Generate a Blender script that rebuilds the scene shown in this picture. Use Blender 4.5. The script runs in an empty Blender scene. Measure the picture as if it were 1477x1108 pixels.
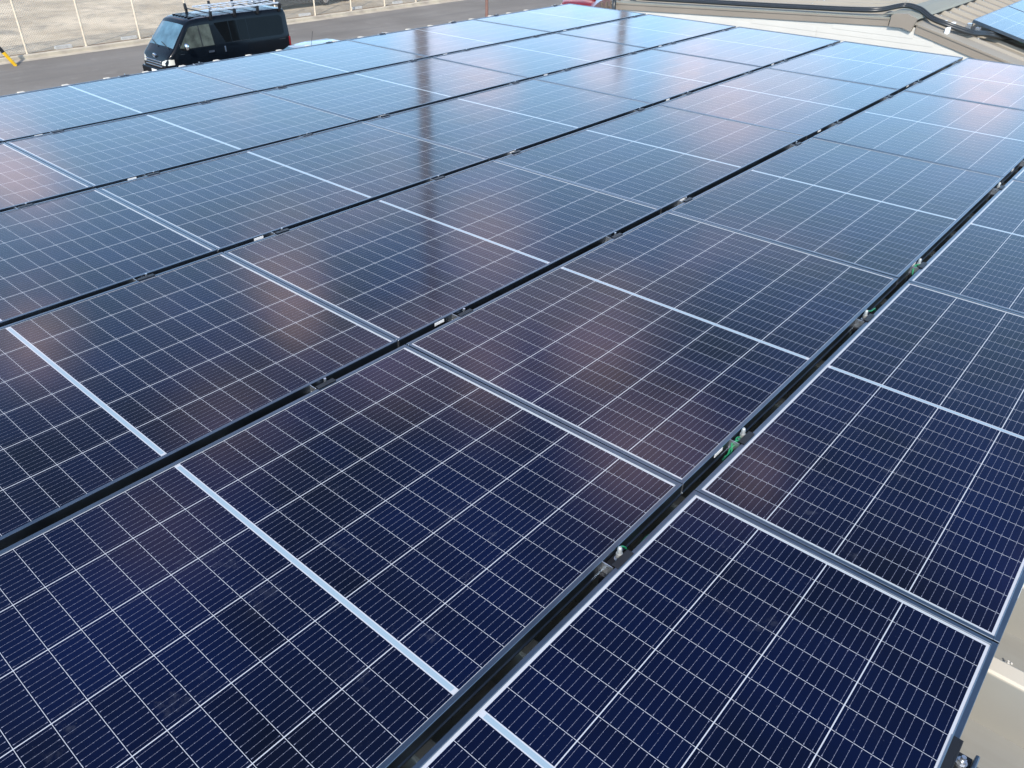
import bpy, math, random
from mathutils import Vector, Matrix, noise
random.seed(7)
PI = math.pi
sc = bpy.context.scene
COL = sc.collection

# ------------------------------------------------------------------ camera
FPX, PW = 1125.19, 1477.0
cam_d = bpy.data.cameras.new("camera")
cam = bpy.data.objects.new("camera", cam_d); COL.objects.link(cam)
cam_d.sensor_width = 36.0; cam_d.sensor_fit = 'HORIZONTAL'
cam_d.lens = FPX / PW * 36.0
cam_d.clip_start = 0.02; cam_d.clip_end = 2000
RC = ((0.65359221, -0.75666947, 0.01638701),
      (-0.40964031, -0.37187733, -0.83300784),
      (0.63640556, 0.53773465, -0.55301845))
r_, d_, f_ = [Vector(v) for v in RC]
cam.matrix_world = Matrix.Translation((-1.46718, -0.6555, 1.3238)) @ Matrix((
    (r_.x, -d_.x, -f_.x, 0), (r_.y, -d_.y, -f_.y, 0), (r_.z, -d_.z, -f_.z, 0), (0, 0, 0, 1)))
sc.camera = cam
sc.view_settings.view_transform = 'Standard'; sc.view_settings.look = 'None'
sc.view_settings.gamma = 1.0; sc.view_settings.use_curve_mapping = False
sc.view_settings.exposure = 0.65

# ------------------------------------------------------------------ sun + sky
SUN = Vector((-0.80, -0.52, 0.0)).normalized(); ELEV = math.radians(40)
sun_dir = Vector((SUN.x * math.cos(ELEV), SUN.y * math.cos(ELEV), math.sin(ELEV)))
sl = bpy.data.lights.new("sun", 'SUN'); sl.energy = 3.0; sl.angle = math.radians(0.55); sl.color = (1.0, 0.94, 0.86)
so = bpy.data.objects.new("sun", sl); COL.objects.link(so)
so.rotation_mode = 'QUATERNION'; so.rotation_quaternion = sun_dir.to_track_quat('Z', 'Y')
world = bpy.data.worlds.new("World"); sc.world = world; world.use_nodes = True
wt = world.node_tree; wt.nodes.clear()
def WN(t, **k):
    n = wt.nodes.new(t)
    for a, b in k.items(): setattr(n, a, b)
    return n
sky = WN('ShaderNodeTexSky', sky_type='NISHITA', sun_disc=False)
sky.sun_elevation = ELEV; sky.sun_rotation = math.atan2(SUN.x, SUN.y)
sky.air_density = 1.0; sky.dust_density = 1.0; sky.ozone_density = 2.0
tc = WN('ShaderNodeTexCoord')
sep = WN('ShaderNodeSeparateXYZ'); wt.links.new(tc.outputs['Generated'], sep.inputs[0])
# clouds live on a plane high above: direction / (z + k)
zz = WN('ShaderNodeMath', operation='ADD'); zz.inputs[1].default_value = 0.16; wt.links.new(sep.outputs[2], zz.inputs[0])
zm = WN('ShaderNodeMath', operation='MAXIMUM'); zm.inputs[1].default_value = 0.06; wt.links.new(zz.outputs[0], zm.inputs[0])
dx = WN('ShaderNodeMath', operation='DIVIDE'); dy = WN('ShaderNodeMath', operation='DIVIDE')
wt.links.new(sep.outputs[0], dx.inputs[0]); wt.links.new(zm.outputs[0], dx.inputs[1])
wt.links.new(sep.outputs[1], dy.inputs[0]); wt.links.new(zm.outputs[0], dy.inputs[1])
cmb = WN('ShaderNodeCombineXYZ'); wt.links.new(dx.outputs[0], cmb.inputs[0]); wt.links.new(dy.outputs[0], cmb.inputs[1])
cmb.inputs[2].default_value = 3.3
cn = WN('ShaderNodeTexNoise'); cn.inputs['Scale'].default_value = 1.9; cn.inputs['Detail'].default_value = 5; cn.inputs['Roughness'].default_value = 0.52
wt.links.new(cmb.outputs[0], cn.inputs['Vector'])
cr = WN('ShaderNodeValToRGB'); cr.color_ramp.elements[0].position = 0.56; cr.color_ramp.elements[1].position = 0.80
wt.links.new(cn.outputs['Fac'], cr.inputs[0])
cf = WN('ShaderNodeMath', operation='MULTIPLY'); cf.inputs[1].default_value = 0.85; wt.links.new(cr.outputs[0], cf.inputs[0])
mx = WN('ShaderNodeMix', data_type='RGBA'); wt.links.new(cf.outputs[0], mx.inputs[0])
# bright summer haze towards the horizon
hz = WN('ShaderNodeMapRange'); hz.inputs['From Min'].default_value = .52; hz.inputs['From Max'].default_value = .06
hz.inputs['To Min'].default_value = 0; hz.inputs['To Max'].default_value = 1; wt.links.new(sep.outputs[2], hz.inputs[0])
hm = WN('ShaderNodeMix', data_type='RGBA'); wt.links.new(hz.outputs[0], hm.inputs[0]); wt.links.new(sky.outputs[0], hm.inputs[6]); hm.inputs[7].default_value = (5.1, 8.8, 12.8, 1)
cz = WN('ShaderNodeMapRange'); cz.inputs['From Min'].default_value = .15; cz.inputs['From Max'].default_value = .75
cz.inputs['To Min'].default_value = 1; cz.inputs['To Max'].default_value = .25; wt.links.new(sep.outputs[2], cz.inputs[0])
cm = WN('ShaderNodeMath', operation='MULTIPLY'); wt.links.new(cf.outputs[0], cm.inputs[0]); wt.links.new(cz.outputs[0], cm.inputs[1])
# separate puffs of cloud, each at its own bearing in the sky (direction, angular radius, density)
PUFFS = [(0.474, 0.748, 0.465, 0.060, .85), (0.218, 0.868, 0.446, 0.058, 0.7), (0.684, 0.615, 0.392, 0.076, 0.45), (0.722, 0.471, 0.508, 0.084, 0.6), (0.7, 0.371, 0.61, 0.098, 0.7), (0.748, 0.247, 0.616, 0.053, .8), (0.864, 0.462, 0.2, 0.049, 0.6), (0.881, 0.412, 0.234, 0.071, 0.5), (0.716, 0.667, 0.209, 0.049, 0.6), (0.68, 0.711, 0.18, 0.053, 0.4), (0.969, 0.167, 0.185, 0.044, .7), (0.274, 0.923, 0.272, 0.053, 0.7), (0.619, 0.568, 0.543, 0.08, 0.6), (0.475, 0.778, 0.41, 0.053, 0.5), (0.906, 0.37, 0.204, 0.053, 0.35), (0.81, 0.553, 0.195, 0.044, 0.45), (0.239, 0.73, 0.641, 0.08, 0.25), (0.359, 0.749, 0.557, 0.08, 0.35)]
wob = WN('ShaderNodeTexNoise'); wob.inputs['Scale'].default_value = 9; wob.inputs['Detail'].default_value = 4; wt.links.new(tc.outputs['Generated'], wob.inputs['Vector'])
wv = WN('ShaderNodeVectorMath', operation='MULTIPLY_ADD'); wt.links.new(wob.outputs['Color'], wv.inputs[0]); wv.inputs[1].default_value = (.09, .09, .09)
wt.links.new(tc.outputs['Generated'], wv.inputs[2])
wv2 = WN('ShaderNodeVectorMath', operation='ADD'); wt.links.new(wv.outputs[0], wv2.inputs[0]); wv2.inputs[1].default_value = (-.045, -.045, -.045)
acc = None
for (px_, py_, pz_, pr_, ps_) in PUFFS:
    dn = WN('ShaderNodeVectorMath', operation='DISTANCE'); wt.links.new(wv2.outputs[0], dn.inputs[0]); dn.inputs[1].default_value = (px_, py_, pz_)
    mr = WN('ShaderNodeMapRange', interpolation_type='SMOOTHSTEP'); wt.links.new(dn.outputs['Value'], mr.inputs[0])
    mr.inputs['From Min'].default_value = pr_ * 1.35; mr.inputs['From Max'].default_value = 0; mr.inputs['To Min'].default_value = 0; mr.inputs['To Max'].default_value = ps_
    if acc is None: acc = mr.outputs[0]
    else:
        a_ = WN('ShaderNodeMath', operation='MAXIMUM'); wt.links.new(acc, a_.inputs[0]); wt.links.new(mr.outputs[0], a_.inputs[1]); acc = a_.outputs[0]
am = WN('ShaderNodeMath', operation='MAXIMUM'); wt.links.new(acc, am.inputs[0]); wt.links.new(cm.outputs[0], am.inputs[1])
wt.links.new(am.outputs[0], mx.inputs[0])
wt.links.new(hm.outputs[2], mx.inputs[6]); mx.inputs[7].default_value = (13.8, 10.2, 10.0, 1)
bg = WN('ShaderNodeBackground'); bg.inputs[1].default_value = 0.15
wt.links.new(mx.outputs[2], bg.inputs[0])
wo = WN('ShaderNodeOutputWorld'); wt.links.new(bg.outputs[0], wo.inputs[0])

# ------------------------------------------------------------------ material helpers
class NT:
    def __init__(s, name):
        s.m = bpy.data.materials.new(name); s.m.use_nodes = True
        s.t = s.m.node_tree; s.b = s.t.nodes['Principled BSDF']
    def n(s, t, **k):
        x = s.t.nodes.new(t)
        for a, b in k.items(): setattr(x, a, b)
        return x
    def l(s, a, b): s.t.links.new(a, b)
    def val(s, sock, v):
        if hasattr(v, 'is_output') or hasattr(v, 'links'): s.l(v, sock)
        else: sock.default_value = v
    def math(s, op, a, b=None, c=None):
        x = s.n('ShaderNodeMath', operation=op)
        s.val(x.inputs[0], a)
        if b is not None: s.val(x.inputs[1], b)
        if c is not None: s.val(x.inputs[2], c)
        return x.outputs[0]
    def mix(s, f, a, b):
        x = s.n('ShaderNodeMix', data_type='RGBA')
        s.val(x.inputs[0], f); s.val(x.inputs[6], a); s.val(x.inputs[7], b)
        return x.outputs[2]
    def noise(s, vec, scale, detail=4, rough=0.55):
        x = s.n('ShaderNodeTexNoise'); x.inputs['Scale'].default_value = scale
        x.inputs['Detail'].default_value = detail; x.inputs['Roughness'].default_value = rough
        if vec is not None: s.l(vec, x.inputs['Vector'])
        return x.outputs['Fac']
    def ramp(s, f, p0, p1, c0=(0, 0, 0, 1), c1=(1, 1, 1, 1)):
        x = s.n('ShaderNodeValToRGB'); e = x.color_ramp.elements
        e[0].position = p0; e[1].position = p1; e[0].color = c0; e[1].color = c1
        s.l(f, x.inputs[0]); return x.outputs[0]
    def bump(s, h, strength, dist=0.01):
        x = s.n('ShaderNodeBump'); x.inputs['Strength'].default_value = strength; x.inputs['Distance'].default_value = dist
        s.l(h, x.inputs['Height']); s.l(x.outputs[0], s.b.inputs['Normal'])

def c4(c): return (c[0], c[1], c[2], 1)
def plain(name, col, rough=0.5, metal=0.0, var=0.12, scale=6.0, bump=0.0, spec=0.5, coat=0.0, trans=0.0):
    """simple material with a procedural mottling of its own colour"""
    k = NT(name); co = k.n('ShaderNodeTexCoord').outputs['Object']
    f = k.noise(co, scale, 5)
    a = tuple(max(0, x * (1 - var)) for x in col); b = tuple(min(1, x * (1 + var)) for x in col)
    k.l(k.mix(k.ramp(f, .3, .7), c4(a), c4(b)), k.b.inputs['Base Color'])
    k.l(k.math('MULTIPLY_ADD', f, rough * .4, rough * .8), k.b.inputs['Roughness'])
    k.b.inputs['Metallic'].default_value = metal
    k.b.inputs['Specular IOR Level'].default_value = spec
    k.b.inputs['Coat Weight'].default_value = coat
    if bump: k.bump(k.noise(co, scale * 12, 3), bump, .004)
    return k.m

M = {}
M['frame'] = plain('black_anodised_frame', (.17, .20, .235), .34, 1.0, .12, 9)
M['frame_side'] = M['frame']
M['black'] = plain('black_steel', (.014, .014, .016), .45, .3)
M['zinc'] = plain('zinc_bolt', (.62, .64, .66), .28, .9, .1, 60)
M['galv'] = plain('galvanised_steel', (.42, .41, .38), .5, .6, .25, 30)
M['sticker'] = plain('white_sticker', (.80, .80, .78), .5)
M['green_wire'] = plain('green_wire', (.015, .20, .085), .4)
M['yellow'] = plain('yellow_plastic', (.80, .46, .02), .4)
M['rubber'] = plain('black_rubber', (.014, .014, .015), .6)
M['conduit'] = plain('black_conduit', (.022, .025, .027), .33)
M['roofbeige'] = plain('beige_coated_steel', (.29, .26, .21), .6, 0, .07, 1.4, .0, spec=.3)
M['fascia'] = plain('beige_fascia', (.26, .22, .175), .6, 0, .06, 2, spec=.3)
M['capbeige'] = plain('ridge_cap_steel', (.25, .25, .205), .65, 0, .06, 2, spec=.15)
M['siding'] = plain('white_siding', (.58, .555, .495), .6, 0, .03, 2.5)
def folded_mat():
    # grey-beige valleys, sunlit brightness of the crests painted in by height, faint run-off streaks along the sheet
    k = NT('folded_plate_roof_steel'); g = k.n('ShaderNodeNewGeometry').outputs['Position']
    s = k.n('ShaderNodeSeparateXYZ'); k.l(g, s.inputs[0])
    mp = k.n('ShaderNodeMapping'); k.l(g, mp.inputs[0]); mp.inputs['Scale'].default_value = (26, 1.6, 1)
    st = k.ramp(k.noise(mp.outputs[0], 1, 5), .4, .75)
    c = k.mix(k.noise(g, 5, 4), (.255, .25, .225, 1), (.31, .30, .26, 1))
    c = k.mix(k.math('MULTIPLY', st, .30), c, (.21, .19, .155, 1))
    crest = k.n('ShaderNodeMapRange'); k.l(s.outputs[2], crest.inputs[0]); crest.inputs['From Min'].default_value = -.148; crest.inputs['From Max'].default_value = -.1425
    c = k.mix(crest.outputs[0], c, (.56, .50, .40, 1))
    sp = k.ramp(k.noise(g, 60, 3, .7), .70, .76)
    c = k.mix(k.math('MULTIPLY', sp, .5), c, (.16, .13, .10, 1))
    k.l(c, k.b.inputs['Base Color']); k.b.inputs['Roughness'].default_value = .5; k.b.inputs['Specular IOR Level'].default_value = .35
    return k.m
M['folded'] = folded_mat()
M['wallgrey'] = plain('building_wall_panel', (.45, .44, .42), .6)
M['pole'] = plain('grey_concrete_pole', (.27, .22, .19), .8)
M['postrust'] = plain('reddish_brown_post', (.20, .11, .085), .7)
M['fencepost'] = plain('cream_fence_post', (.66, .56, .42), .5, 0, .12, 5)
M['wire'] = plain('galvanised_wire', (.36, .35, .32), .5, .4)
M['block'] = plain('white_concrete_block', (.62, .60, .55), .8, 0, .15, 8)
M['blackpaint'] = plain('black_car_paint', (.003, .005, .008), .16, 0, .1, 3, spec=.22)
M['glassdark'] = plain('dark_tinted_glass', (.003, .004, .005), .04, 0, .1, 3, spec=.12)
M['windshield'] = plain('windscreen_glass', (.075, .15, .20), .05, 0, .35, 2.5)
M['sideglass'] = plain('clear_side_glass', (.055, .065, .055), .05, 0, .6, 3.5)
M['chrome'] = plain('chrome', (.72, .73, .75), .12, 1)
M['alu'] = plain('aluminium_rack', (.72, .75, .78), .4, .55, .08, 12)
M['lens'] = plain('clear_lamp_lens', (.60, .58, .50), .15, .2)
M['redlens'] = plain('red_lamp_lens', (.20, .008, .012), .2)
M['silverpaint'] = plain('silver_car_paint', (.30, .34, .38), .3, .3, .05, 3, coat=.4)
M['greypaint'] = plain('dark_grey_car_paint', (.035, .045, .052), .2, .2, .1, 3, coat=1)
M['redpaint'] = plain('red_car_paint', (.17, .008, .010), .2, 0, .1, 3, coat=1)
M['brownwood'] = plain('brown_timber', (.13, .095, .07), .8, 0, .3, 9)
M['interior'] = plain('van_seat_cloth', (.12, .12, .105), .8)

def solar_mat(name, ncol, pv, seed_tint=0.0):
    k = NT(name); co = k.n('ShaderNodeTexCoord').outputs['Object']
    s = k.n('ShaderNodeSeparateXYZ'); k.l(co, s.inputs[0]); X, Y = s.outputs[0], s.outputs[1]
    PU, CG = .0664, .0075
    W = ncol * pv
    ax = k.math('SUBTRACT', k.math('ABSOLUTE', X), CG)
    ay = k.math('ADD', Y, W / 2)
    ux = k.math('DIVIDE', ax, PU); uy = k.math('DIVIDE', ay, pv)
    fx = k.math('FRACT', ux); fy = k.math('FRACT', uy)
    ex = k.math('MULTIPLY', k.math('SUBTRACT', .5, k.math('ABSOLUTE', k.math('SUBTRACT', fx, .5))), PU)
    ey = k.math('MULTIPLY', k.math('SUBTRACT', .5, k.math('ABSOLUTE', k.math('SUBTRACT', fy, .5))), pv)
    inx = k.math('MULTIPLY', k.math('GREATER_THAN', ax, 0), k.math('LESS_THAN', ax, PU * 12))
    iny = k.math('MULTIPLY', k.math('GREATER_THAN', ay, 0), k.math('LESS_THAN', ay, W))
    cell = k.math('MULTIPLY', k.math('GREATER_THAN', ex, .00052), k.math('GREATER_THAN', ey, .00115))
    cell = k.math('MULTIPLY', k.math('MULTIPLY', cell, inx), iny)
    # busbars: ten thin lines along the long side, with small solder dots
    NB = 10
    fb = k.math('FRACT', k.math('MULTIPLY', fy, NB))
    db = k.math('MULTIPLY', k.math('ABSOLUTE', k.math('SUBTRACT', fb, .5)), pv / NB)
    dots = k.math('COMPARE', k.math('FRACT', k.math('MULTIPLY', fx, 5)), .5, .055)
    enddot = k.math('COMPARE', ex, .0042, .0013)
    dot = k.math('MAXIMUM', k.math('MULTIPLY', dots, .5), enddot)
    halfw = k.math('MULTIPLY_ADD', dot, .00060, .00022)
    bus = k.math('MULTIPLY', k.math('LESS_THAN', db, halfw), k.math('GREATER_THAN', ex, .0028))
    # per-cell tone
    cv = k.n('ShaderNodeCombineXYZ')
    k.l(k.math('ADD', k.math('FLOOR', ux), k.math('MULTIPLY', k.math('GREATER_THAN', X, 0), 40)), cv.inputs[0]); k.l(k.math('FLOOR', uy), cv.inputs[1])
    oi = k.n('ShaderNodeObjectInfo'); k.l(k.math('MULTIPLY', oi.outputs['Random'], 31), cv.inputs[2])
    wn = k.n('ShaderNodeTexWhiteNoise'); wn.noise_dimensions = '3D'; k.l(cv.outputs[0], wn.inputs['Vector'])
    tone = wn.outputs['Value']
    ccol = k.mix(tone, (.0003, .0009, .0065, 1), (.0004, .0022, .0155, 1))
    # slow blue / violet drift of the nitride coating
    vm = k.n('ShaderNodeVectorMath', operation='ADD'); k.l(co, vm.inputs[0])
    off = k.n('ShaderNodeCombineXYZ'); k.l(k.math('MULTIPLY', oi.outputs['Random'], 50), off.inputs[0]); k.l(off.outputs[0], vm.inputs[1])
    drift = k.ramp(k.noise(vm.outputs[0], 1.7, 3), .35, .7)
    ccol = k.mix(k.math('MULTIPLY', drift, .75), ccol, (.0007, .0044, .036, 1))
    drift2 = k.ramp(k.noise(vm.outputs[0], 1.1, 2), .52, .75)
    ccol = k.mix(k.math('MULTIPLY', drift2, .25), ccol, (.0036, .0020, .0050, 1))
    ccol = k.mix(k.math('MULTIPLY', bus, .85), ccol, (.26, .27, .34, 1))
    # ribbon in the middle strip
    rib = k.math('MULTIPLY', k.math('LESS_THAN', k.math('ABSOLUTE', X), .0052), k.math('LESS_THAN', k.math('ABSOLUTE', Y), W / 2 - .010))
    rib2 = k.math('COMPARE', k.math('ABSOLUTE', X), .8075, .0009)
    rib2 = k.math('MULTIPLY', rib2, k.math('LESS_THAN', k.math('ABSOLUTE', Y), W / 2 - .03))
    white = k.mix(rib, (.47, .485, .51, 1), (.27, .36, .42, 1))
    white = k.mix(rib2, white, (.32, .40, .40, 1))
    col = k.mix(cell, white, ccol)
    # dust film and specks
    g = k.n('ShaderNodeNewGeometry').outputs['Position']
    dust = k.ramp(k.noise(g, 2.3, 6, .7), .45, .8)
    speck = k.ramp(k.noise(g, 140, 2, .5), .74, .80)
    smn = k.noise(g, 9, 5, .75)
    sm = k.math('MULTIPLY', k.ramp(smn, .60, .74), k.ramp(k.noise(g, 1.3, 1), .52, .62))
    amt = k.math('ADD', k.math('MULTIPLY', dust, .0022), k.math('ADD', k.math('MULTIPLY', speck, .04), k.math('MULTIPLY', sm, .055)))
    col = k.mix(amt, col, (.55, .58, .62, 1))
    k.l(col, k.b.inputs['Base Color'])
    k.l(k.math('MULTIPLY_ADD', dust, .06, .105), k.b.inputs['Roughness'])
    k.b.inputs['IOR'].default_value = 1.36
    k.bump(k.noise(g, 3.0, 2), .03, .02)
    return k.m
M['cells6'] = solar_mat('six_column_cells', 6, .1708)
M['cells4'] = solar_mat('four_column_cells', 4, .1700)

def ground_mat(name, kind):
    k = NT(name); g = k.n('ShaderNodeNewGeometry').outputs['Position']
    fine = k.noise(g, 9, 6, .7); big = k.noise(g, .35, 5, .6); mid = k.noise(g, 1.6, 5, .6)
    if kind == 'asphalt':
        c = k.mix(k.ramp(big, .35, .68), (.175, .158, .138, 1), (.235, .215, .19, 1))
        c = k.mix(k.math('MULTIPLY', k.ramp(mid, .58, .72), .45), c, (.27, .25, .225, 1))
        mp = k.n('ShaderNodeMapping'); k.l(g, mp.inputs[0]); mp.inputs['Scale'].default_value = (.12, 1.6, 1)
        c = k.mix(k.math('MULTIPLY', k.ramp(k.noise(mp.outputs[0], 1.0, 3), .5, .66), .35), c, (.12, .113, .105, 1))
        c = k.mix(k.math('MULTIPLY', fine, .35), c, (.14, .128, .115, 1)); rough = .9
    elif kind == 'gravel':
        c = k.mix(k.ramp(big, .40, .62), (.38, .30, .20, 1), (.62, .51, .36, 1))
        c = k.mix(k.math('MULTIPLY', k.ramp(mid, .50, .66), .7), c, (.24, .205, .155, 1))
        c = k.mix(k.math('MULTIPLY', k.ramp(fine, .35, .65), .35), c, (.68, .59, .46, 1))
        mp = k.n('ShaderNodeMapping'); k.l(g, mp.inputs[0]); mp.inputs['Scale'].default_value = (.55, .22, 1)
        c = k.mix(k.math('MULTIPLY', k.ramp(k.noise(mp.outputs[0], .9, 4), .62, .72), .6), c, (.17, .16, .14, 1)); rough = .95
    elif kind == 'verge':
        c = k.mix(k.ramp(mid, .42, .6), (.20, .11, .06, 1), (.40, .30, .20, 1))
        c = k.mix(k.ramp(fine, .4, .7), c, (.30, .24, .17, 1)); rough = .95
    elif kind == 'kerb':
        c = k.mix(k.ramp(mid, .4, .65), (.50, .44, .34, 1), (.36, .31, .25, 1)); rough = .9
    else:
        c = k.mix(k.ramp(big, .3, .7), (.22, .21, .18, 1), (.33, .30, .25, 1)); rough = .95
    k.l(c, k.b.inputs['Base Color']); k.b.inputs['Roughness'].default_value = rough; k.b.inputs['Specular IOR Level'].default_value = .2
    k.bump(fine, .5, .03)
    return k.m
for nm in ('asphalt', 'gravel', 'verge', 'kerb', 'earth'): M[nm] = ground_mat('ground_' + nm, nm)

# ------------------------------------------------------------------ mesh helpers
class MB:
    def __init__(s): s.v = []; s.f = []
    def add(s, vs, fs):
        o = len(s.v); s.v += [tuple(v) for v in vs]; s.f += [tuple(i + o for i in f) for f in fs]; return s
    def box(s, x0, x1, y0, y1, z0, z1):
        return s.add([(x0, y0, z0), (x1, y0, z0), (x1, y1, z0), (x0, y1, z0), (x0, y0, z1), (x1, y0, z1), (x1, y1, z1), (x0, y1, z1)],
                     [(3, 2, 1, 0), (4, 5, 6, 7), (0, 1, 5, 4), (1, 2, 6, 5), (2, 3, 7, 6), (3, 0, 4, 7)])
    def cbox(s, x0, x1, y0, y1, z0, z1, c):
        """box with chamfered edges"""
        vs = []; 
        X, Y, Z = (x0, x1), (y0, y1), (z0, z1)
        import itertools
        idx = {}
        for i, j, k in itertools.product((0, 1), repeat=3):
            sx, sy, sz = (1 if i == 0 else -1), (1 if j == 0 else -1), (1 if k == 0 else -1)
            for a in range(3):
                p = [X[i] + sx * c, Y[j] + sy * c, Z[k] + sz * c]; p[a] = (X[i], Y[j], Z[k])[a]
                idx[(i, j, k, a)] = len(vs); vs.append(tuple(p))
        fs = []
        def q(*a): fs.append(tuple(idx[t] for t in a))
        for a in range(3):
            b, d = [t for t in range(3) if t != a]
            for side in (0, 1):
                pts = []
                for (u, w) in ((0, 0), (1, 0), (1, 1), (0, 1)):
                    t = [0, 0, 0]; t[a] = side; t[b] = u; t[d] = w; pts.append((*t, a))
                q(*(pts if (side == 1) ^ (a == 1) else pts[::-1]))
            for u in (0, 1):
                for w in (0, 1):
                    t0 = [0, 0, 0]; t0[b] = u; t0[d] = w; t1 = list(t0); t1[a] = 1
                    q((*t0, b), (*t1, b), (*t1, d), (*t0, d))
        for i, j, k in itertools.product((0, 1), repeat=3): q((i, j, k, 0), (i, j, k, 1), (i, j, k, 2))
        return s.add(vs, fs)
    def prism(s, poly, axis, a, b):
        """poly: 2-D points in the two other axes (x,y order kept), extruded a..b along axis"""
        n = len(poly); vs = []
        for t in (a, b):
            for p in poly:
                q = list(p); q.insert(axis, t); vs.append(tuple(q))
        fs = [tuple(range(n))[::-1], tuple(range(n, 2 * n))] + [(i, (i + 1) % n, (i + 1) % n + n, i + n) for i in range(n)]
        return s.add(vs, fs)
    def tube(s, pts, r, seg=8, cap=True):
        pts = [Vector(p) for p in pts]; rr = r if isinstance(r, (list, tuple)) else [r] * len(pts)
        up = Vector((0, 0, 1)); rings = []; prev = None
        for i, p in enumerate(pts):
            t = (pts[min(i + 1, len(pts) - 1)] - pts[max(i - 1, 0)]).normalized()
            if prev is None:
                a = t.cross(up); 
                if a.length < .05: a = t.cross(Vector((1, 0, 0)))
            else: a = prev - t * prev.dot(t)
            a.normalize(); prev = a; b = t.cross(a)
            rings.append([p + (a * math.cos(2 * PI * j / seg) + b * math.sin(2 * PI * j / seg)) * rr[i] for j in range(seg)])
        vs = [v for rg in rings for v in rg]; fs = []
        for i in range(len(rings) - 1):
            for j in range(seg):
                fs.append((i * seg + j, i * seg + (j + 1) % seg, (i + 1) * seg + (j + 1) % seg, (i + 1) * seg + j))
        if cap: fs += [tuple(range(seg))[::-1], tuple(range((len(rings) - 1) * seg, len(rings) * seg))]
        return s.add(vs, fs)
    def loft(s, rings, closed=True, caps=True):
        n = len(rings[0]); vs = [p for r in rings for p in r]; fs = []
        for i in range(len(rings) - 1):
            for j in range(n if closed else n - 1):
                fs.append((i * n + j, i * n + (j + 1) % n, (i + 1) * n + (j + 1) % n, (i + 1) * n + j))
        if caps: fs += [tuple(range(n))[::-1], tuple(range((len(rings) - 1) * n, len(rings) * n))]
        return s.add(vs, fs)
    def build(s, name, mat, parent=None, smooth=None, loc=None):
        me = bpy.data.meshes.new(name); me.from_pydata(s.v, [], s.f); me.materials.append(mat)
        me.validate(); 
        import bmesh
        bm = bmesh.new(); bm.from_mesh(me); bmesh.ops.recalc_face_normals(bm, faces=bm.faces); bm.to_mesh(me); bm.free()
        if smooth is not None:
            me.shade_smooth(); me.set_sharp_from_angle(angle=math.radians(smooth))
        o = bpy.data.objects.new(name, me); COL.objects.link(o)
        if parent is not None: o.parent = parent
        if loc is not None: o.location = loc
        return o

def tag(o, label=None, cat=None, group=None, kind=None):
    if label: o['label'] = label
    if cat: o['category'] = cat
    if group: o['group'] = group
    if kind: o['kind'] = kind
    return o
def empty(name, loc=(0, 0, 0), rz=0.0):
    o = bpy.data.objects.new(name, None); COL.objects.link(o); o.location = loc; o.rotation_euler = (0, 0, rz); o.empty_display_size = .1
    return o
def copy_tree(o, parent=None):
    c = o.copy(); COL.objects.link(c)
    if parent is not None: c.parent = parent
    for ch in list(o.children): copy_tree(ch, c)
    return c

# ------------------------------------------------------------------ ground
GZ = -4.85
def sheet(name, x0, x1, y0, y1, z, mat):
    b = MB(); b.add([(x0, y0, z), (x1, y0, z), (x1, y1, z), (x0, y1, z)], [(0, 1, 2, 3)])
    return tag(b.build(name, mat), kind='structure')
sheet('ground', -400, 500, -400, 500, GZ - .03, M['earth'])
sheet('road', -120, 160, 10.5, 32.35, GZ, M['asphalt'])
sheet('gutter_strip', -120, 160, 32.15, 32.6, GZ + .004, M['kerb'])
tag(MB().cbox(-120, 160, 32.6, 32.8, GZ - .02, GZ + .12, .015).build('kerb', M['kerb']), kind='structure')
sheet('verge', -120, 160, 32.78, 33.5, GZ + .05, M['verge'])
sheet('gravel_lot', -120, 160, 33.3, 110, GZ + .056, M['gravel'])

# ------------------------------------------------------------------ building under the array (folded plate roof)
LU, W6, GAP, W4, G1 = 1.6504, 1.0505, .0359, .7150, .0350
PITCH, CREST0 = .3257, .735
def make_factory():
    root = empty('factory_building', (0, 0, GZ)); 
    tag(root, 'building with beige folded steel roof carrying the large solar array', 'building')
    zc, zv = -.142, -.285
    x0, x1 = -12.0, 6.92
    k0 = int(math.floor((x0 - CREST0) / PITCH)); prof = [(x0, zv)]
    k = k0 + 1
    while CREST0 + k * PITCH < x1 - .1:
        c = CREST0 + k * PITCH
        prof += [(c - .042, zv), (c - .026, zc), (c - .020, zc + .004), (c + .020, zc + .004), (c + .026, zc), (c + .042, zv)]
        k += 1
    prof.append((x1, zv))
    b = MB(); n = len(prof); ys = (-14.0, 6.07)
    vs = [(x, y, z - GZ) for y in ys for x, z in prof]
    b.add(vs, [(i, i + 1, n + i + 1, n + i) for i in range(n - 1)])
    # closed crest ends at the far eave
    for i in range(1, n - 1, 6):
        q = [(prof[i + j][0], ys[1], prof[i + j][1] - GZ) for j in range(6)]
        b.add(q, [(0, 1, 2, 3, 4, 5)])
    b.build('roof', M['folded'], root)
    w = MB(); w.box(x0 + .2, x1 - .08, -13.7, 5.8, 0, zv - .06 - GZ); w.build('wall', M['wallgrey'], root)
    g = MB(); g.box(x0, x1, 6.085, 6.25, zv - .22 - GZ, zv - .10 - GZ); g.build('gutter', M['fascia'], root)
    return root
make_factory()

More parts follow.
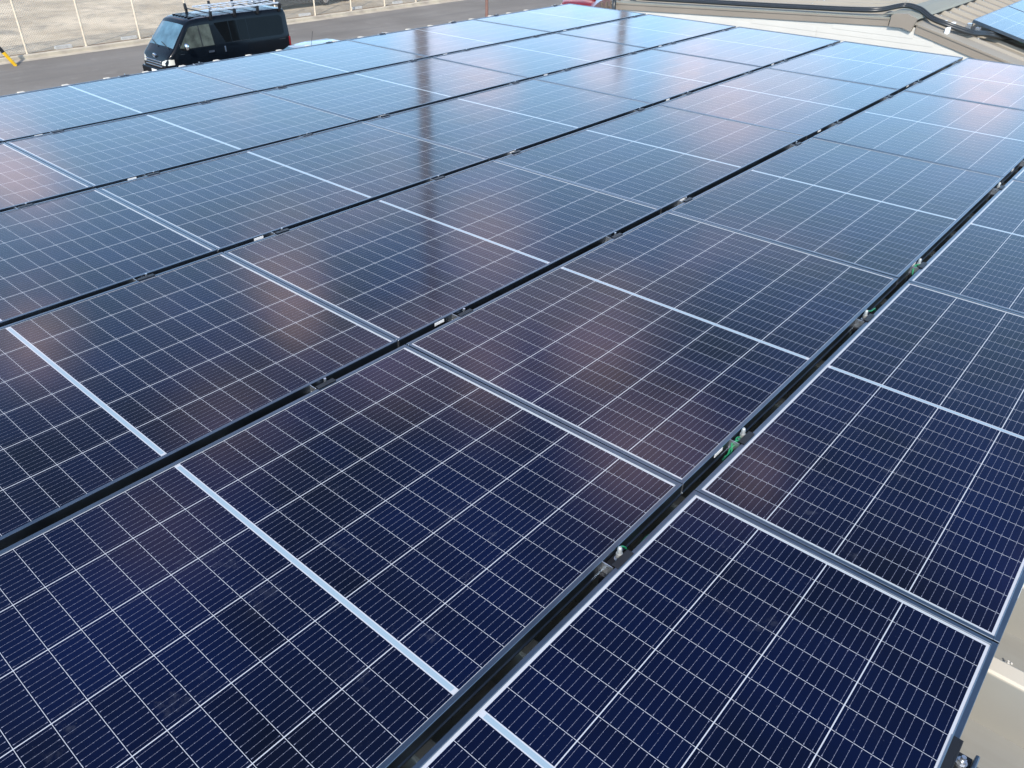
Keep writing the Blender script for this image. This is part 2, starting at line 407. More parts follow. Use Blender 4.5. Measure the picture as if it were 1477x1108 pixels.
# ------------------------------------------------------------------ solar panels
HL = LU / 2 - .002
def make_panel(W, mat, name, tall=False):
    root = empty(name)
    hw = W / 2; fw = .0116; zt = 0; zb = -.035
    f = MB()
    f.cbox(-HL, HL, hw - fw, hw, zb, zt, .0009); f.cbox(-HL, HL, -hw, -hw + fw, zb, zt, .0009)
    f.cbox(-HL, -HL + fw, -hw + fw - .0002, hw - fw + .0002, zb, zt - .0003, .0009); f.cbox(HL - fw, HL, -hw + fw - .0002, hw - fw + .0002, zb, zt - .0003, .0009)
    # lower flange lip that stands out at the foot of the long sides
    f.cbox(-HL + .0005, HL - .0005, -hw - .0022, -hw + .02, zb - .0022, zb + .0035, .0006)
    f.cbox(-HL + .0005, HL - .0005, hw - .02, hw + .0022, zb - .0022, zb + .0035, .0006)
    f.build('frame', M['frame'], root)
    g = MB(); e = .004
    g.box(-HL + e, HL - e, -hw + e, hw - e, -.0075, -.0032)
    g.build('glass', mat, root)
    bk = MB(); bk.box(-HL + e, HL - e, -hw + e, hw - e, -.0095, -.0078); bk.build('backsheet', M['sticker'], root)
    s = MB(); s.box(-HL + .168, -HL + .213, -hw - .0008, -hw + .001, -.0155, -.0045)
    s.build('sticker', M['sticker'], root)
    for sx in (-1, 1):   # mitre joints seen as bright hairlines at the corners
        cc = MB(); cc.box(sx * HL - .0006, sx * HL + .0006, -hw - .0006, -hw + .0006, -.034, -.002)
        cc.build('corner_joint', M['zinc'], root)
    return root
proto6 = make_panel(W6, M['cells6'], 'solar_panel'); proto4 = make_panel(W4, M['cells4'], 'solar_panel')
rowname = {5: 'row nearest the road', 4: 'second row from the road', 3: 'third row from the road', 2: 'fourth row from the road', 1: 'row above the cable gap'}
posname = {3: 'ending at the gable wall', 2: 'second from the gable', 1: 'third from the gable', 0: 'fourth from the gable', -1: 'fifth from the gable'}
used = {6: False, 4: False}
def place_panel(s, r):
    if r == 0:
        p = proto4 if not used[4] else copy_tree(proto4); used[4] = True
        y = -G1 - W4 / 2
    else:
        p = proto6 if not used[6] else copy_tree(proto6); used[6] = True
        y = (r - 1) * (W6 + GAP) + W6 / 2 - .0012
    p.location = ((s + .5) * LU, y, 0)
    p.rotation_euler = (math.radians(random.uniform(-.14, .14)), math.radians(random.uniform(-.08, .08)), 0)
    return p
for r in range(5, 0, -1):
    for s in range(-1, 4):
        p = place_panel(s, r)
        tag(p, 'six-column solar panel in the ' + rowname[r] + ', ' + posname[s], 'solar panel', 'six-column solar panels of the large array')
narrow = {-1: 'four-column solar panel at the bottom edge of the photo beside the beige roof',
          0: 'four-column solar panel second from the bottom, between cable gap and beige roof',
          1: 'four-column solar panel cut by the right edge, above the cable gap end',
          2: 'farthest narrow four-column solar panel, a small corner at the right edge'}
for s in range(-1, 3):
    tag(place_panel(s, 0), narrow[s], 'solar panel', 'narrow four-column solar panels beside the beige roof')

# ------------------------------------------------------------------ clamps in the gaps
def hexn(b, x, y, z0, z1, r, seg=6):
    ring = lambda z: [(x + r * math.cos(2 * PI * i / seg), y + r * math.sin(2 * PI * i / seg), z) for i in range(seg)]
    b.loft([ring(z0), ring(z1)]); return b
def make_clamp(half, big=False):
    root = empty('panel_clamp')
    b = MB()
    b.cbox(-.045, .045, -half + .003, half - .003, -.125, -.030, .001)       # foot down to the rib crest
    b.cbox(-.032, .032, -half + .002, half - .002, -.030, -.016, .001)
    b.cbox(-.030, .034, -half - .008, -half + .010, .0006, .0030, .0005)      # tab over the near frame
    b.cbox(-.030, .034, -half + .0085, -half + .010, -.020, .0028, .0004)
    b.build('bracket', M['black'], root)
    e = MB(); e.cbox(-.0335, -.0318, -half + .004, half - .001, -.034, -.001, .0003)
    e.cbox(-.034, -.010, half - .0045, half - .003, -.034, -.024, .0003)
    e.build('edge_plate', M['zinc'], root)
    t = MB(); t.tube([(.012, 0, -.03), (.012, 0, .008 if not big else .018)], .0042 if not big else .005, 10)
    hexn(t, .012, 0, -.016, -.009, .0085); hexn(t, .012, 0, -.0165, -.0150, .011, 16)
    t.build('bolt', M['zinc'], root, 40)
    if big:
        a = MB(); a.cbox(-.040, -.002, -half + .002, half - .004, -.060, -.054, .0006)
        a.cbox(-.030, -.024, -half + .002, half - .004, -.054, -.030, .0006)
        a.build('angle_plate', M['galv'], root)
        cp = MB(); rg = lambda z, r: [(.012 + r * math.cos(2 * PI * i / 14), r * math.sin(2 * PI * i / 14), z) for i in range(14)]
        cp.loft([rg(-.008, .0078), rg(.002, .0078), rg(.0025, .0060), rg(.017, .0056), rg(.021, .0040), rg(.0225, .0012)])
        cp.build('bolt_cap', M['galv'], root, 40)
    return root
cl = make_clamp(GAP / 2); clb = make_clamp(G1 / 2, True)
usec = [False, False]
CU = [-1.33, -.327, .288, 1.235, 1.835, 3.10, 3.722, 4.667, 5.32, 6.335]
gapname = {1: 'in the cable gap', 2: 'in the second gap from the bottom', 3: 'in the third gap from the road', 4: 'in the second gap from the road', 5: 'in the gap nearest the road', 6: 'on the outer array edge facing the road'}
ordn = ['farthest left', 'second from left', 'third from left', 'fourth from left', 'fifth from left', 'fifth from the gable wall', 'fourth from the gable wall', 'third from the gable wall', 'second from the gable wall', 'nearest the gable wall']
from math import floor
def vis(p):
    q = Vector(p) - cam.matrix_world.translation; zc = q.dot(f_)
    if zc < .05: return False
    X = FPX * q.dot(r_) / zc; Y = FPX * q.dot(d_) / zc
    return abs(X) < 755 and abs(Y) < 570
for gi in range(1, 7):
    y = -G1 / 2 if gi == 1 else (gi - 1) * (W6 + GAP) - GAP / 2
    vis_u = [u for u in CU if vis((u, y, 0))]
    nvis = len(vis_u)
    for i, u in enumerate(vis_u):
        big = gi == 1
        if big: c = clb if not usec[1] else copy_tree(clb); usec[1] = True
        else: c = cl if not usec[0] else copy_tree(cl); usec[0] = True
        c.location = (u, y, 0)
        left = ['leftmost', 'second from left', 'third from left', 'fourth from left', 'fifth from left'] 
        right = ['rightmost', 'second from right', 'third from right', 'fourth from right', 'fifth from right']
        w = left[i] if i < (nvis + 1) // 2 else right[nvis - 1 - i]
        tag(c, ('white capped bolt and bracket ' if big else 'black clamp with bolt ') + gapname[gi] + ', ' + w, 'clamp', 'panel clamps ' + gapname[gi])

def wire(pts, label, r=.0022):
    b = MB()
    P = [Vector(p) for p in pts]; out = []
    for i in range(len(P) - 1):
        p0, p1, p2, p3 = P[max(i - 1, 0)], P[i], P[i + 1], P[min(i + 2, len(P) - 1)]
        for t in [j / 6 for j in range(6)]:
            out.append(.5 * ((2 * p1) + (p2 - p0) * t + (2 * p0 - 5 * p1 + 4 * p2 - p3) * t * t + (3 * p1 - p0 - 3 * p2 + p3) * t ** 3))
    out.append(P[-1]); b.tube(out, r, 8)
    return tag(b.build('earth_wire', M['green_wire'], None, 60), label, 'wire', 'green earth wires in the cable gap')
wire([(-.315, -.017, -.012), (-.300, -.008, .002), (-.280, -.012, -.010), (-.262, -.022, -.05), (-.24, -.02, -.09)], 'short green earth wire at the capped bolt nearest the bottom of the photo')
wire([(-.215, -.012, -.055), (-.19, -.018, -.035), (-.165, -.022, -.045), (-.14, -.02, -.09)], 'green earth wire sunk in the black gap below the panel seam', .0018)
wire([(.302, -.017, -.012), (.280, -.010, -.006), (.262, -.018, -.012), (.245, -.012, -.022), (.225, -.016, -.03), (.205, -.012, -.04)], 'curly green earth wire in the gap right of the white sticker at picture centre', .0026)
wire([(.300, -.020, -.014), (.275, -.022, -.004), (.255, -.010, -.010), (.238, -.020, -.026), (.215, -.012, -.034)], 'second green wire twisted with the curly one beside the white sticker', .0024)
wire([(1.25, -.015, -.010), (1.275, -.012, .004), (1.30, -.020, -.002), (1.335, -.022, -.004), (1.36, -.02, -.03)], 'green earth wire bent over the gap below the middle seam of panels', .0022)
wire([(1.845, -.015, -.010), (1.825, -.010, -.002), (1.812, -.020, -.010), (1.800, -.012, -.012), (1.785, -.020, -.03)], 'bunched green earth wire just above the seam at the right', .003)
wire([(1.850, -.018, -.006), (1.832, -.022, .002), (1.815, -.010, -.004), (1.79, -.018, -.02)], 'thin green wire looped round the bunched one above the seam', .0022)

# end clamp at the lower right, under the narrow panel
ec = empty('end_clamp', (-.318, -.7492, 0))
tag(ec, 'black end clamp with silver hex bolt at the bottom right corner', 'clamp')
b = MB(); b.cbox(-.06, .033, -.0035, .010, .0006, .0030, .0006); b.cbox(-.06, .033, -.0075, -.0030, -.034, .0028, .0006)
b.cbox(-.08, .042, -.034, -.0078, -.042, -.0385, .0008); b.build('bracket', M['black'], ec)
b = MB(); b.cbox(-.09, .043, -.0415, -.0345, -.060, -.021, .0022); b.build('end_plate', M['frame'], ec)
b = MB(); b.tube([(.017, -.0185, -.05), (.017, -.0185, -.0165)], .0042, 14); hexn(b, .017, -.0185, -.0320, -.0255, .0080); hexn(b, .017, -.0185, -.0383, -.0322, .0105, 22)
b.build('bolt', M['zinc'], ec, 40)
b = MB(); b.cbox(-.040, -.012, -.010, -.0055, -.050, -.026, .0008); b.cbox(-.020, .02, -.060, -.043, -.075, -.070, .001); b.build('angle_plate', M['zinc'], ec)
b = MB(); b.cbox(-.09, .04, -.036, .03, -.142, -.062, .002); b.build('foot', M['black'], ec)

# sealed screw on the beige roof at the lower right
b = MB(); hexn(b, .255, -.800, -.283, -.277, .006); b.tube([(.255, -.800, -.277), (.255, -.800, -.268)], .0025, 8)
for i in range(7):
    a = i * 2.4; rr = .008 + .004 * (i % 3); hexn(b, .255 + rr * math.cos(a), -.800 + rr * math.sin(a), -.2845, -.2825, .0028, 7)
tag(b.build('roof_screw', M['block'], None), 'small screw with pale sealant on the beige roof at the right', 'screw')

# ------------------------------------------------------------------ neighbouring gabled building
KX = 1.2415; CAMP = (-1.46718, -.6555, 1.3238)
def far(x, y, z): return tuple(c + KX * (v - c) for v, c in zip((x, y, z), CAMP))   # offsets measured at 7.2 m restated for the building's true distance
nb = empty('gabled_building', (9.29, 2.52, GZ))
tag(nb, 'white sided building with beige ribbed gable roof behind the array', 'building')
def P(x, y, z):
    X, Y, Z = far(x, y, z); return (X - 9.29, Y - 2.52, max(Z, GZ) - GZ)
def zl(y): return .149 - .0562 * (y - 1.956)
def zr(y): return .12 + .2515 * (y - 1.688)
XE = 20.0
def off_build(b, name, mat, sm=None):
    b.v = [P(*v) for v in b.v]; return b.build(name, mat, nb, sm)
# wall body
b = MB(); b.prism([(5.05, GZ), (5.05, zl(5.05) - .03), (1.83, zl(1.83) - .03), (-6.0, zr(-6.0) - .03), (-6.0, GZ)], 0, 7.215, XE - .2)
off_build(b, 'wall', M['siding'])
# lap siding boards on the gable
b = MB(); pitch = .050; z = -.75
while z < .07:
    zt = z + pitch - .0015
    yl = 5.05
    if zl(5.05) - .070 < zt: yl = 1.956 - (zt + .070 - .149) / .0562
    yr = 1.688 + (zt + .076 - .12) / .2515
    if yr < yl:
        for (a, c) in ((yr, min(2.650, yl)), (2.653, yl)):
            if c > a: b.prism([(7.2145, z), (7.2105, z), (7.2125, zt), (7.2145, zt)], 1, a, c)
    z += pitch
b.v = [(v[0], v[1], v[2]) for v in b.v]
off_build(b, 'lap_siding', M['siding'])
# fascias + flashing
b = MB(); b.prism([(5.2, zl(5.2)), (5.2, zl(5.2) - .066), (1.96, zl(1.96) - .066), (1.96, zl(1.96))], 0, 7.2, 7.235)
b.prism([(5.21, zl(5.21) + .006), (5.21, zl(5.21) - .008), (1.97, zl(1.97) - .008), (1.97, zl(1.97) + .006)], 0, 7.193, 7.2)
off_build(b, 'rake_fascia', M['fascia'])
b = MB(); b.prism([(1.70, zr(1.70)), (1.70, zr(1.70) - .073), (-6.2, zr(-6.2) - .073), (-6.2, zr(-6.2))], 0, 7.2, 7.235)
b.prism([(1.69, zr(1.69) + .006), (1.69, zr(1.69) - .007), (-6.2, zr(-6.2) - .007), (-6.2, zr(-6.2) + .006)], 0, 7.193, 7.2)
off_build(b, 'rake_fascia', M['fascia'])
b = MB()
ringp = [(1.945, .084), (1.945, .186), (1.905, .205), (1.80, .211), (1.705, .172), (1.735, .062), (1.83, .088)]
b.prism(ringp, 0, 7.178, 7.215); off_build(b, 'peak_cap', M['fascia'])
# flashings flat along the rakes
b = MB(); b.prism([(5.2, zl(5.2) + .012), (5.2, zl(5.2) - .002), (1.9, zl(1.9) - .002), (1.9, zl(1.9) + .012)], 0, 7.201, 7.40)
off_build(b, 'rake_flashing', M['capbeige'])
b = MB(); b.prism([(1.72, zr(1.72) + .012), (1.72, zr(1.72) - .002), (-6.2, zr(-6.2) - .002), (-6.2, zr(-6.2) + .012)], 0, 7.201, 7.44)
off_build(b, 'rake_flashing', M['roofbeige'])
# ribbed slopes
def slope(zf, ya, yb, x0, mat, name, rw=.030, rh=.032):
    b = MB(); prof = [(x0 - .12, 0.0)]; x = x0
    while x < XE - .2:
        prof += [(x - rw, 0), (x - rw * .45, rh), (x + rw * .45, rh), (x + rw, 0), (x + .15, 0), (x + .153, .004), (x + .157, .004), (x + .16, 0)]; x += .312
    n = len(prof)
    vs = [(px, y, zf(y) + h) for y in (ya, yb) for px, h in prof]
    b.add(vs, [(i, i + 1, n + i + 1, n + i) for i in range(n - 1)])
    vs2 = [(px, y, zf(y) - .03) for y in (ya, yb) for px in (x0 - .12, XE)]
    b.add(vs2, [(0, 1, 3, 2)])
    return off_build(b, name, mat)
slope(zl, 1.88, 5.25, 7.52, M['roofbeige'], 'left_slope')
slope(zr, -6.2, 1.88, 7.49, M['roofbeige'], 'right_slope')
# ridge cap (bent sheet, in lengths) with dark foam closures under its edge
b = MB(); x = 7.21; i = 0
while x < XE:
    x2 = min(x + 1.82, XE); dz = .002 * (i % 2)
    b.prism([(2.02, zl(2.02) + .038 + dz), (2.0, zl(2.0) + .046 + dz), (1.86, .205 + dz), (1.73, zr(1.73) + .058 + dz), (1.712, zr(1.712) + .040 + dz), (1.73, zr(1.73) + .050 + dz), (1.86, .197 + dz), (2.0, zl(2.0) + .040 + dz)], 0, x, x2 - .0015); x = x2; i += 1
off_build(b, 'ridge_cap', M['capbeige'])
b = MB(); x = 7.49
while x < XE - .4:
    b.box(x + .034, x + .278, 1.735, 1.76, zr(1.74) - .005, zr(1.74) + .047); x += .312
off_build(b, 'foam_closure', M['rubber'])
b = MB(); x = 7.49
while x < 12:
    for y in (1.66, 1.2, .75): hexn(b, x, y, zr(y) + .030, zr(y) + .042, .011)
    x += .312
x = 7.52
while x < 12:
    for y in (2.2, 3.0, 3.8, 4.6): hexn(b, x, y, zl(y) + .030, zl(y) + .040, .010)
    x += .312
o = off_build(b, 'roof_screws', M['galv']); o['kind'] = 'stuff'

def spline(P, n=8):
    P = [Vector(p) for p in P]; out = []
    for i in range(len(P) - 1):
        p0, p1, p2, p3 = P[max(i - 1, 0)], P[i], P[i + 1], P[min(i + 2, len(P) - 1)]
        for t in [j / n for j in range(n)]:
            out.append(.5 * ((2 * p1) + (p2 - p0) * t + (2 * p0 - 5 * p1 + 4 * p2 - p3) * t * t + (3 * p1 - p0 - 3 * p2 + p3) * t ** 3))
    out.append(P[-1]); return out
cpts = [(7.45, 5.1, .03), (7.30, 4.838, .038), (7.147 + .13, 4.134, .077), (7.27, 3.398, .115), (7.25, 2.851, .148), (7.235, 2.32, .182), (7.29, 2.10, .20), (7.50, 1.95, .232), (7.44, 1.78, .222),
        (7.36, 1.63, .168), (7.34, 1.49, .135), (7.38, 1.368, .102), (7.456, 1.251, .07), (7.63, 1.16, .052), (7.775, 1.037, .022), (7.88, .98, .02)]
for k, (o, lb) in enumerate((((0, 0, 0), 'thick black conduit lying on the gable roof edge, nearer of the pair'), ((.034, .004, .014), 'thick black conduit lying on the gable roof edge, farther of the pair'))):
    b = MB(); b.tube(spline([far(*(Vector(p) + Vector(o))) for p in cpts]), .0205, 12)
    tag(b.build('conduit', M['conduit'], None, 60), lb, 'conduit', 'black conduits over the ridge')
b = MB(); b.tube(spline([far(*q) for q in [(7.95, 5.36, .05), (7.55, 5.28, .045), (7.25, 5.20, .03), (7.15, 5.14, -.03), (7.13, 5.12, -.25), (7.13, 5.12, -.9)]]), .028, 12)
tag(b.build('conduit', M['conduit'], None, 60), 'black conduit curving down over the far left end of the gable roof', 'conduit')
for i, (cx, cy, lb) in enumerate(((7.53, 1.545, 'white cable saddle on the rib above the black conduits'), (7.60, 1.48, 'white cable saddle just right of its twin above the conduits'), (7.30, 1.44, 'white cable saddle below the black conduits by the rake'))):
    b = MB(); z = zr(cy) + .035
    b.cbox(cx - .036, cx + .036, cy - .016, cy + .016, z - .03, z + .028, .004); b.v = [far(*v) for v in b.v]
    o = tag(b.build('cable_saddle', M['sticker'], None), lb, 'cable saddle', 'white cable saddles')

# solar panels on the right slope
ang = math.atan(.2515)
rp = None
def roof_panel(x, y0, dxx, label):
    pr = copy_tree(proto6); pr.name = 'solar_panel'
    # long side runs down the slope here: centre is half a length below the top edge
    X, Y, Z = far(x, y0, zr(y0) + .13)
    pr.location = (X + dxx, Y - math.cos(ang) * W6 / 2, Z - math.sin(ang) * W6 / 2)
    pr.rotation_euler = (ang, 0, 0)
    tag(pr, label, 'solar panel', 'solar panels on the gable roof'); return pr
roof_panel(7.70, 1.335, HL, 'solar panel on the gable roof, the one whose corner the conduits reach')
roof_panel(7.70, 1.335, 3 * HL + .012, 'solar panel on the gable roof, farther one cut by the top edge')
for k, (x, y) in enumerate(((7.72, 1.36), (7.70, 1.27), (8.42, 1.36), (9.33, 1.36))):
    b = MB(); z = zr(y) + .045
    b.cbox(x - .03, x + .03, y - .025, y + .02, z - .03, z + .04, .004); b.v = [far(*v) for v in b.v]
    tag(b.build('roof_clamp', M['zinc'], None), ['bright metal roof clamp at the top corner of the gable roof panel', 'bright metal roof clamp just below the top corner of the gable panel', 'bright metal roof clamp halfway along the gable panel top edge', 'bright metal roof clamp farthest along the gable panel top edge'][k], 'clamp', 'roof clamps of the gable panels')
wb = MB(); wb.tube(spline([far(*q) for q in [(7.86, 1.0, .02), (7.80, .93, .03), (7.74, .88, .01), (7.70, .80, .01), (7.70, .55, -.06)]]), .006, 8)
tag(wb.build('earth_wire', M['green_wire'], None, 60), 'green wire hanging under the front of the gable roof panel', 'wire')

# ------------------------------------------------------------------ fence
fn = empty('chain_link_fence', (18, 33.1, GZ)); tag(fn, 'tall chain link fence with cream posts along the gravel lot', 'fence')
FH = 3.1; FX0, FX1 = -6.0, 46.0
k = -7
while 10.23 + 2.19 * k < FX1:
    x = 10.23 + 2.19 * k; k += 1
    if x < FX0: continue
    b = MB(); b.tube([(x - 18, 0, 0), (x - 18, 0, FH)], .038, 8); b.tube([(x - 18, 0, 0), (x - 18, 0, .06)], .11, 8)
    b.build('post', M['fencepost'], fn, 50)
b = MB(); pitch = .085
def thin(b, p, q, r):
    p, q = Vector(p), Vector(q); t = (q - p).normalized(); a = Vector((0, 1, 0)); c = t.cross(a)
    off = [a * r, (c * .866 - a * .5) * r, (-c * .866 - a * .5) * r]
    b.add([p + o for o in off] + [q + o for o in off], [(0, 1, 4, 3), (1, 2, 5, 4), (2, 0, 3, 5)])
n = int((FX1 - FX0) / pitch)
for i in range(n):
    x = FX0 + i * pitch - 18
    for sg in (1, -1):
        thin(b, (x, 0, .10), (x + sg * (FH - .1) * .9, 0, FH), .0038)
b.build('wire_mesh', M['wire'], fn)
b = MB(); b.tube([(FX0 - 18, 0, FH), (FX1 - 18, 0, FH)], .022, 8); b.build('top_rail', M['fencepost'], fn)

def block(x, y, label, w=.62):
    b = MB(); z = GZ + .05
    b.prism([(y - .08, z), (y + .08, z), (y + .055, z + .11), (y - .055, z + .11)], 0, x - w / 2, x + w / 2)
    tag(b.build('wheel_stop', M['block'], None), label, 'wheel stop', 'white wheel stops along the fence')
for x, y, l in ((11.66, 33.36, 'white concrete wheel stop between the two leftmost cream fence posts'), (14.3, 33.40, 'white concrete wheel stop just left of the dark van'),
                (23.0, 33.42, 'white concrete wheel stop just right of the van, by the dark parked car'), (26.15, 33.4, 'white concrete wheel stop right of the second post past the van'), (28.9, 33.4, 'white concrete wheel stop farthest to the right along the fence')):
    block(x, y, l)

# guy wire guard (yellow and black)
gw = empty('guy_wire_guard', (9.24, 31.66, GZ)); tag(gw, 'yellow and black striped guy wire guard leaning up at the left edge', 'guy guard')
d = Vector((-.62, .05, 1.15)).normalized()
for i in range(4):
    b = MB(); b.tube([d * (i * .55), d * (i * .55 + .549)], .062, 12)
    b.build('band', M['yellow' if i % 2 == 0 else 'rubber'], gw, 60)
b = MB(); b.tube([d * 2.2, d * 8.5], .008, 6); b.build('wire', M['wire'], gw)
# brown post in the road edge
b = MB(); b.tube([(0, 0, 0), (0, 0, 3.4)], .07, 10); b.tube([(0, 0, 3.38), (0, 0, 3.43)], .078, 10)
o = b.build('post', M['postrust'], None, 50, (26.5, 24.86, GZ)); o.name = 'brown_post'; tag(o, 'thin reddish brown post standing on the road beyond the array', 'post')

# tall poles whose reflections streak the panels (they stand beyond the frame)
def utility_pole(x, y, h, rb, label):
    root = empty('utility_pole', (x, y, GZ)); tag(root, label, 'utility pole', 'utility poles mirrored in the panels')
    b = MB(); b.tube([(0, 0, 0), (0, 0, h)], [rb, rb * .8], 20); b.build('pole', M['pole'], root, 60)
    b = MB()
    for z in (h - .5, h - 1.3):
        b.cbox(-.07, .07, -.7, .7, z - .05, z + .05, .01)
    b.build('crossarm', M['galv'], root)
    b = MB(); b.tube([(.42, 0, h - 4.2), (.42, 0, h - 3.2)], .26, 16); b.build('transformer', M['galv'], root, 50)
utility_pole(36.1, 39.4, 33, .46, 'tall grey utility pole, seen only as the long dark mirrored streak left of centre')
utility_pole(46.2, 30.6, 15.0, .30, 'grey utility pole, seen only as the short streak mirrored near the gable wall')

# ------------------------------------------------------------------ vehicles
def wheel(root, x, y, r, w=.20, side=1):
    t = MB(); n = 24
    rg = lambda yy, rr: [(x + rr * math.cos(2 * PI * i / n), yy, r + rr * math.sin(2 * PI * i / n)) for i in range(n)]
    t.loft([rg(y - w / 2, r * .6), rg(y - w / 2, r * .93), rg(y - w / 2 + .03, r), rg(y + w / 2 - .03, r), rg(y + w / 2, r * .93), rg(y + w / 2, r * .6)])
    o = t.build('wheel', M['rubber'], root, 40)
    q = MB(); yo = y + side * w / 2
    q.loft([rg(yo + side * .004, r * .60), rg(yo + side * .012, r * .56), rg(yo - side * .02, r * .50), rg(yo - side * .02, r * .16), rg(yo + side * .01, r * .12)])
    for i in range(5):
        a = 2 * PI * i / 5; ca, sa = math.cos(a), math.sin(a); e = .035
        vs = []
        for rr in (r * .12, r * .56):
            for s_ in (-1, 1):
                for dy in (-.015, .008): vs.append((x + rr * ca - s_ * e * sa, yo + side * dy, r + rr * sa + s_ * e * ca))
        q.add(vs, [(0, 1, 3, 2), (4, 6, 7, 5), (0, 4, 5, 1), (2, 3, 7, 6), (1, 5, 7, 3), (0, 2, 6, 4)])
    q.build('rim', M['chrome'], o, 40)

def interp(tab, x):
    for (x0, a), (x1, b_) in zip(tab, tab[1:]):
        if x <= x1:
            t = max(0, min(1, (x - x0) / (x1 - x0))); return a + (b_ - a) * t
    return tab[-1][1]
# ---- the van
VX, VY = 15.95, 25.45
van = empty('parked_van', (VX, VY, GZ), PI); tag(van, 'black van with a silver roof rack parked on the road beyond the array', 'van')
TOP = [(0, 1.86), (.06, 1.93), (.25, 1.965), (2.0, 1.985), (3.3, 1.965), (3.60, 1.925), (3.74, 1.86), (4.05, 1.53), (4.36, 1.17), (4.45, 1.08), (4.60, .93), (4.68, .78), (4.70, .60)]
WID = [(0, .80), (.08, .838), (.4, .847), (3.9, .847), (4.35, .835), (4.58, .79), (4.68, .70), (4.70, .64)]
def tumble(z): return 1.0 if z < 1.02 else 1.0 - (z - 1.02) * .185
def vside(x, z): return interp(WID, x) * tumble(z)
def vring(x):
    top = interp(TOP, x); w = interp(WID, x); zs = [.24, .32, .55, .80, 1.02, 1.15, 1.35, 1.55, 1.70, 1.80]
    bot = .24 if x < 4.5 else .24 + (x - 4.5) * .3
    pts = []
    r = min(.10, .10)
    for z in zs:
        z = max(z, bot); zz = min(z, top - r); yy = w * tumble(zz)
        if z <= .25: yy *= .94
        pts.append((yy, zz))
    yt = w * tumble(top)
    pts += [(yt - .010, top - r * .5), (yt - .035, top - r * .2), (yt - .085, top - .012), (yt * .6, top), (yt * .25, top + .006)]
    full = [(x, y, z) for y, z in pts] + [(x, -y, z) for y, z in reversed(pts)]
    return full
xs = [0, .06, .25, .6, 1.2, 2, 2.8, 3.3, 3.6, 3.74, 3.9, 4.05, 4.2, 4.36, 4.45, 4.52, 4.60, 4.65, 4.68, 4.70]
b = MB(); b.loft([vring(x) for x in xs]); b.build('body', M['blackpaint'], van, 35)
def side_poly(pts, off, th, sgn):
    """polygon on the van flank following the tumblehome, as a thin solid"""
    vs = [(x, sgn * (vside(x, z) + off), z) for x, z in pts] + [(x, sgn * (vside(x, z) + off - th), z) for x, z in pts]
    n = len(pts); b = MB()
    b.add(vs, [tuple(range(n)), tuple(range(n, 2 * n))[::-1]] + [(i, (i + 1) % n, (i + 1) % n + n, i + n) for i in range(n)]); return b
for sg in (1, -1):
    w1 = side_poly([(2.95, 1.13), (3.92, 1.13), (4.16, 1.17), (3.74, 1.69), (3.66, 1.74), (2.98, 1.76)], .004, .01, sg); w1.build('front_side_window', M['sideglass'], van)
    tr = side_poly([(3.36, 1.12), (3.39, 1.12), (3.39, 1.75), (3.36, 1.75)], .007, .005, sg); tr.build('window_trim', M['black'], van)
    for i, (pp) in enumerate(([(2.30, 1.16), (2.52, 1.16), (2.80, 1.76), (2.30, 1.77)], [(1.98, 1.16), (2.27, 1.16), (2.27, 1.77), (1.98, 1.77)], [(1.62, 1.16), (1.95, 1.16), (1.95, 1.77), (1.62, 1.77)], [(.22, 1.20), (.34, 1.15), (1.59, 1.16), (1.59, 1.77), (.30, 1.76), (.20, 1.68)])):
        side_poly(pp, .004, .01, sg).build('side_window', M['glassdark'], van)
    side_poly([(2.28, 1.14), (1.60, 1.14), (1.60, 1.155), (2.28, 1.155)], .009, .008, sg).build('window_trim', M['black'], van)
    side_poly([(.20, 1.02), (4.2, 1.0), (4.2, .985), (.20, 1.005)], .004, .006, sg).build('body_crease', M['greypaint'], van)
    for xx in (2.88, 1.58, 4.12):
        side_poly([(xx, .35), (xx + .014, .35), (xx + .014, 1.10), (xx, 1.10)], .0025, .004, sg).build('door_gap', M['rubber'], van)
    h = side_poly([(3.02, .93), (3.22, .93), (3.22, .99), (3.02, .99)], .035, .03, sg); h.build('door_handle', M['chrome'], van)
    h = side_poly([(2.58, .88), (2.63, .88), (2.63, 1.06), (2.58, 1.06)], .03, .028, sg); h.build('door_handle', M['chrome'], van)
    mm = MB(); rings = []
    for i, (dx_, sc_) in enumerate(((-.06, .3), (-.045, .8), (0, 1), (.04, .9), (.06, .4))):
        rings.append([(4.02 + dx_, sg * (.99 + .10 * sc_ * math.cos(a)), 1.22 + .115 * sc_ * math.sin(a)) for a in [2 * PI * j / 12 for j in range(12)]])
    mm.loft(rings); mo = mm.build('mirror', M['chrome'], van, 60)
    ma = MB(); ma.tube([(4.05, sg * .83, 1.10), (4.03, sg * .93, 1.16)], .022, 8); ma.build('mirror_arm', M['black'], mo)
    hl = MB(); hl.loft([[(4.45, sg * .842, .72), (4.45, sg * .842, .86), (4.42, sg * .80, .88), (4.42, sg * .80, .70)],
                        [(4.60, sg * .795, .71), (4.585, sg * .79, .88), (4.55, sg * .72, .90), (4.58, sg * .72, .70)],
                        [(4.695, sg * .66, .70), (4.645, sg * .68, .86), (4.61, sg * .62, .87), (4.66, sg * .60, .70)],
                        [(4.712, sg * .50, .70), (4.685, sg * .50, .80), (4.65, sg * .50, .80), (4.68, sg * .50, .70)]])
    hl.build('headlight', M['lens'], van, 40)
    tl = MB(); tl.cbox(-.012, .055, min(sg * .72, sg * .842), max(sg * .72, sg * .842), .74, 1.06, .012); tl.build('tail_light', M['redlens'], van)
    wheel(van, 3.78, sg * .74, .33, .2, sg); wheel(van, .95, sg * .74, .33, .2, sg)
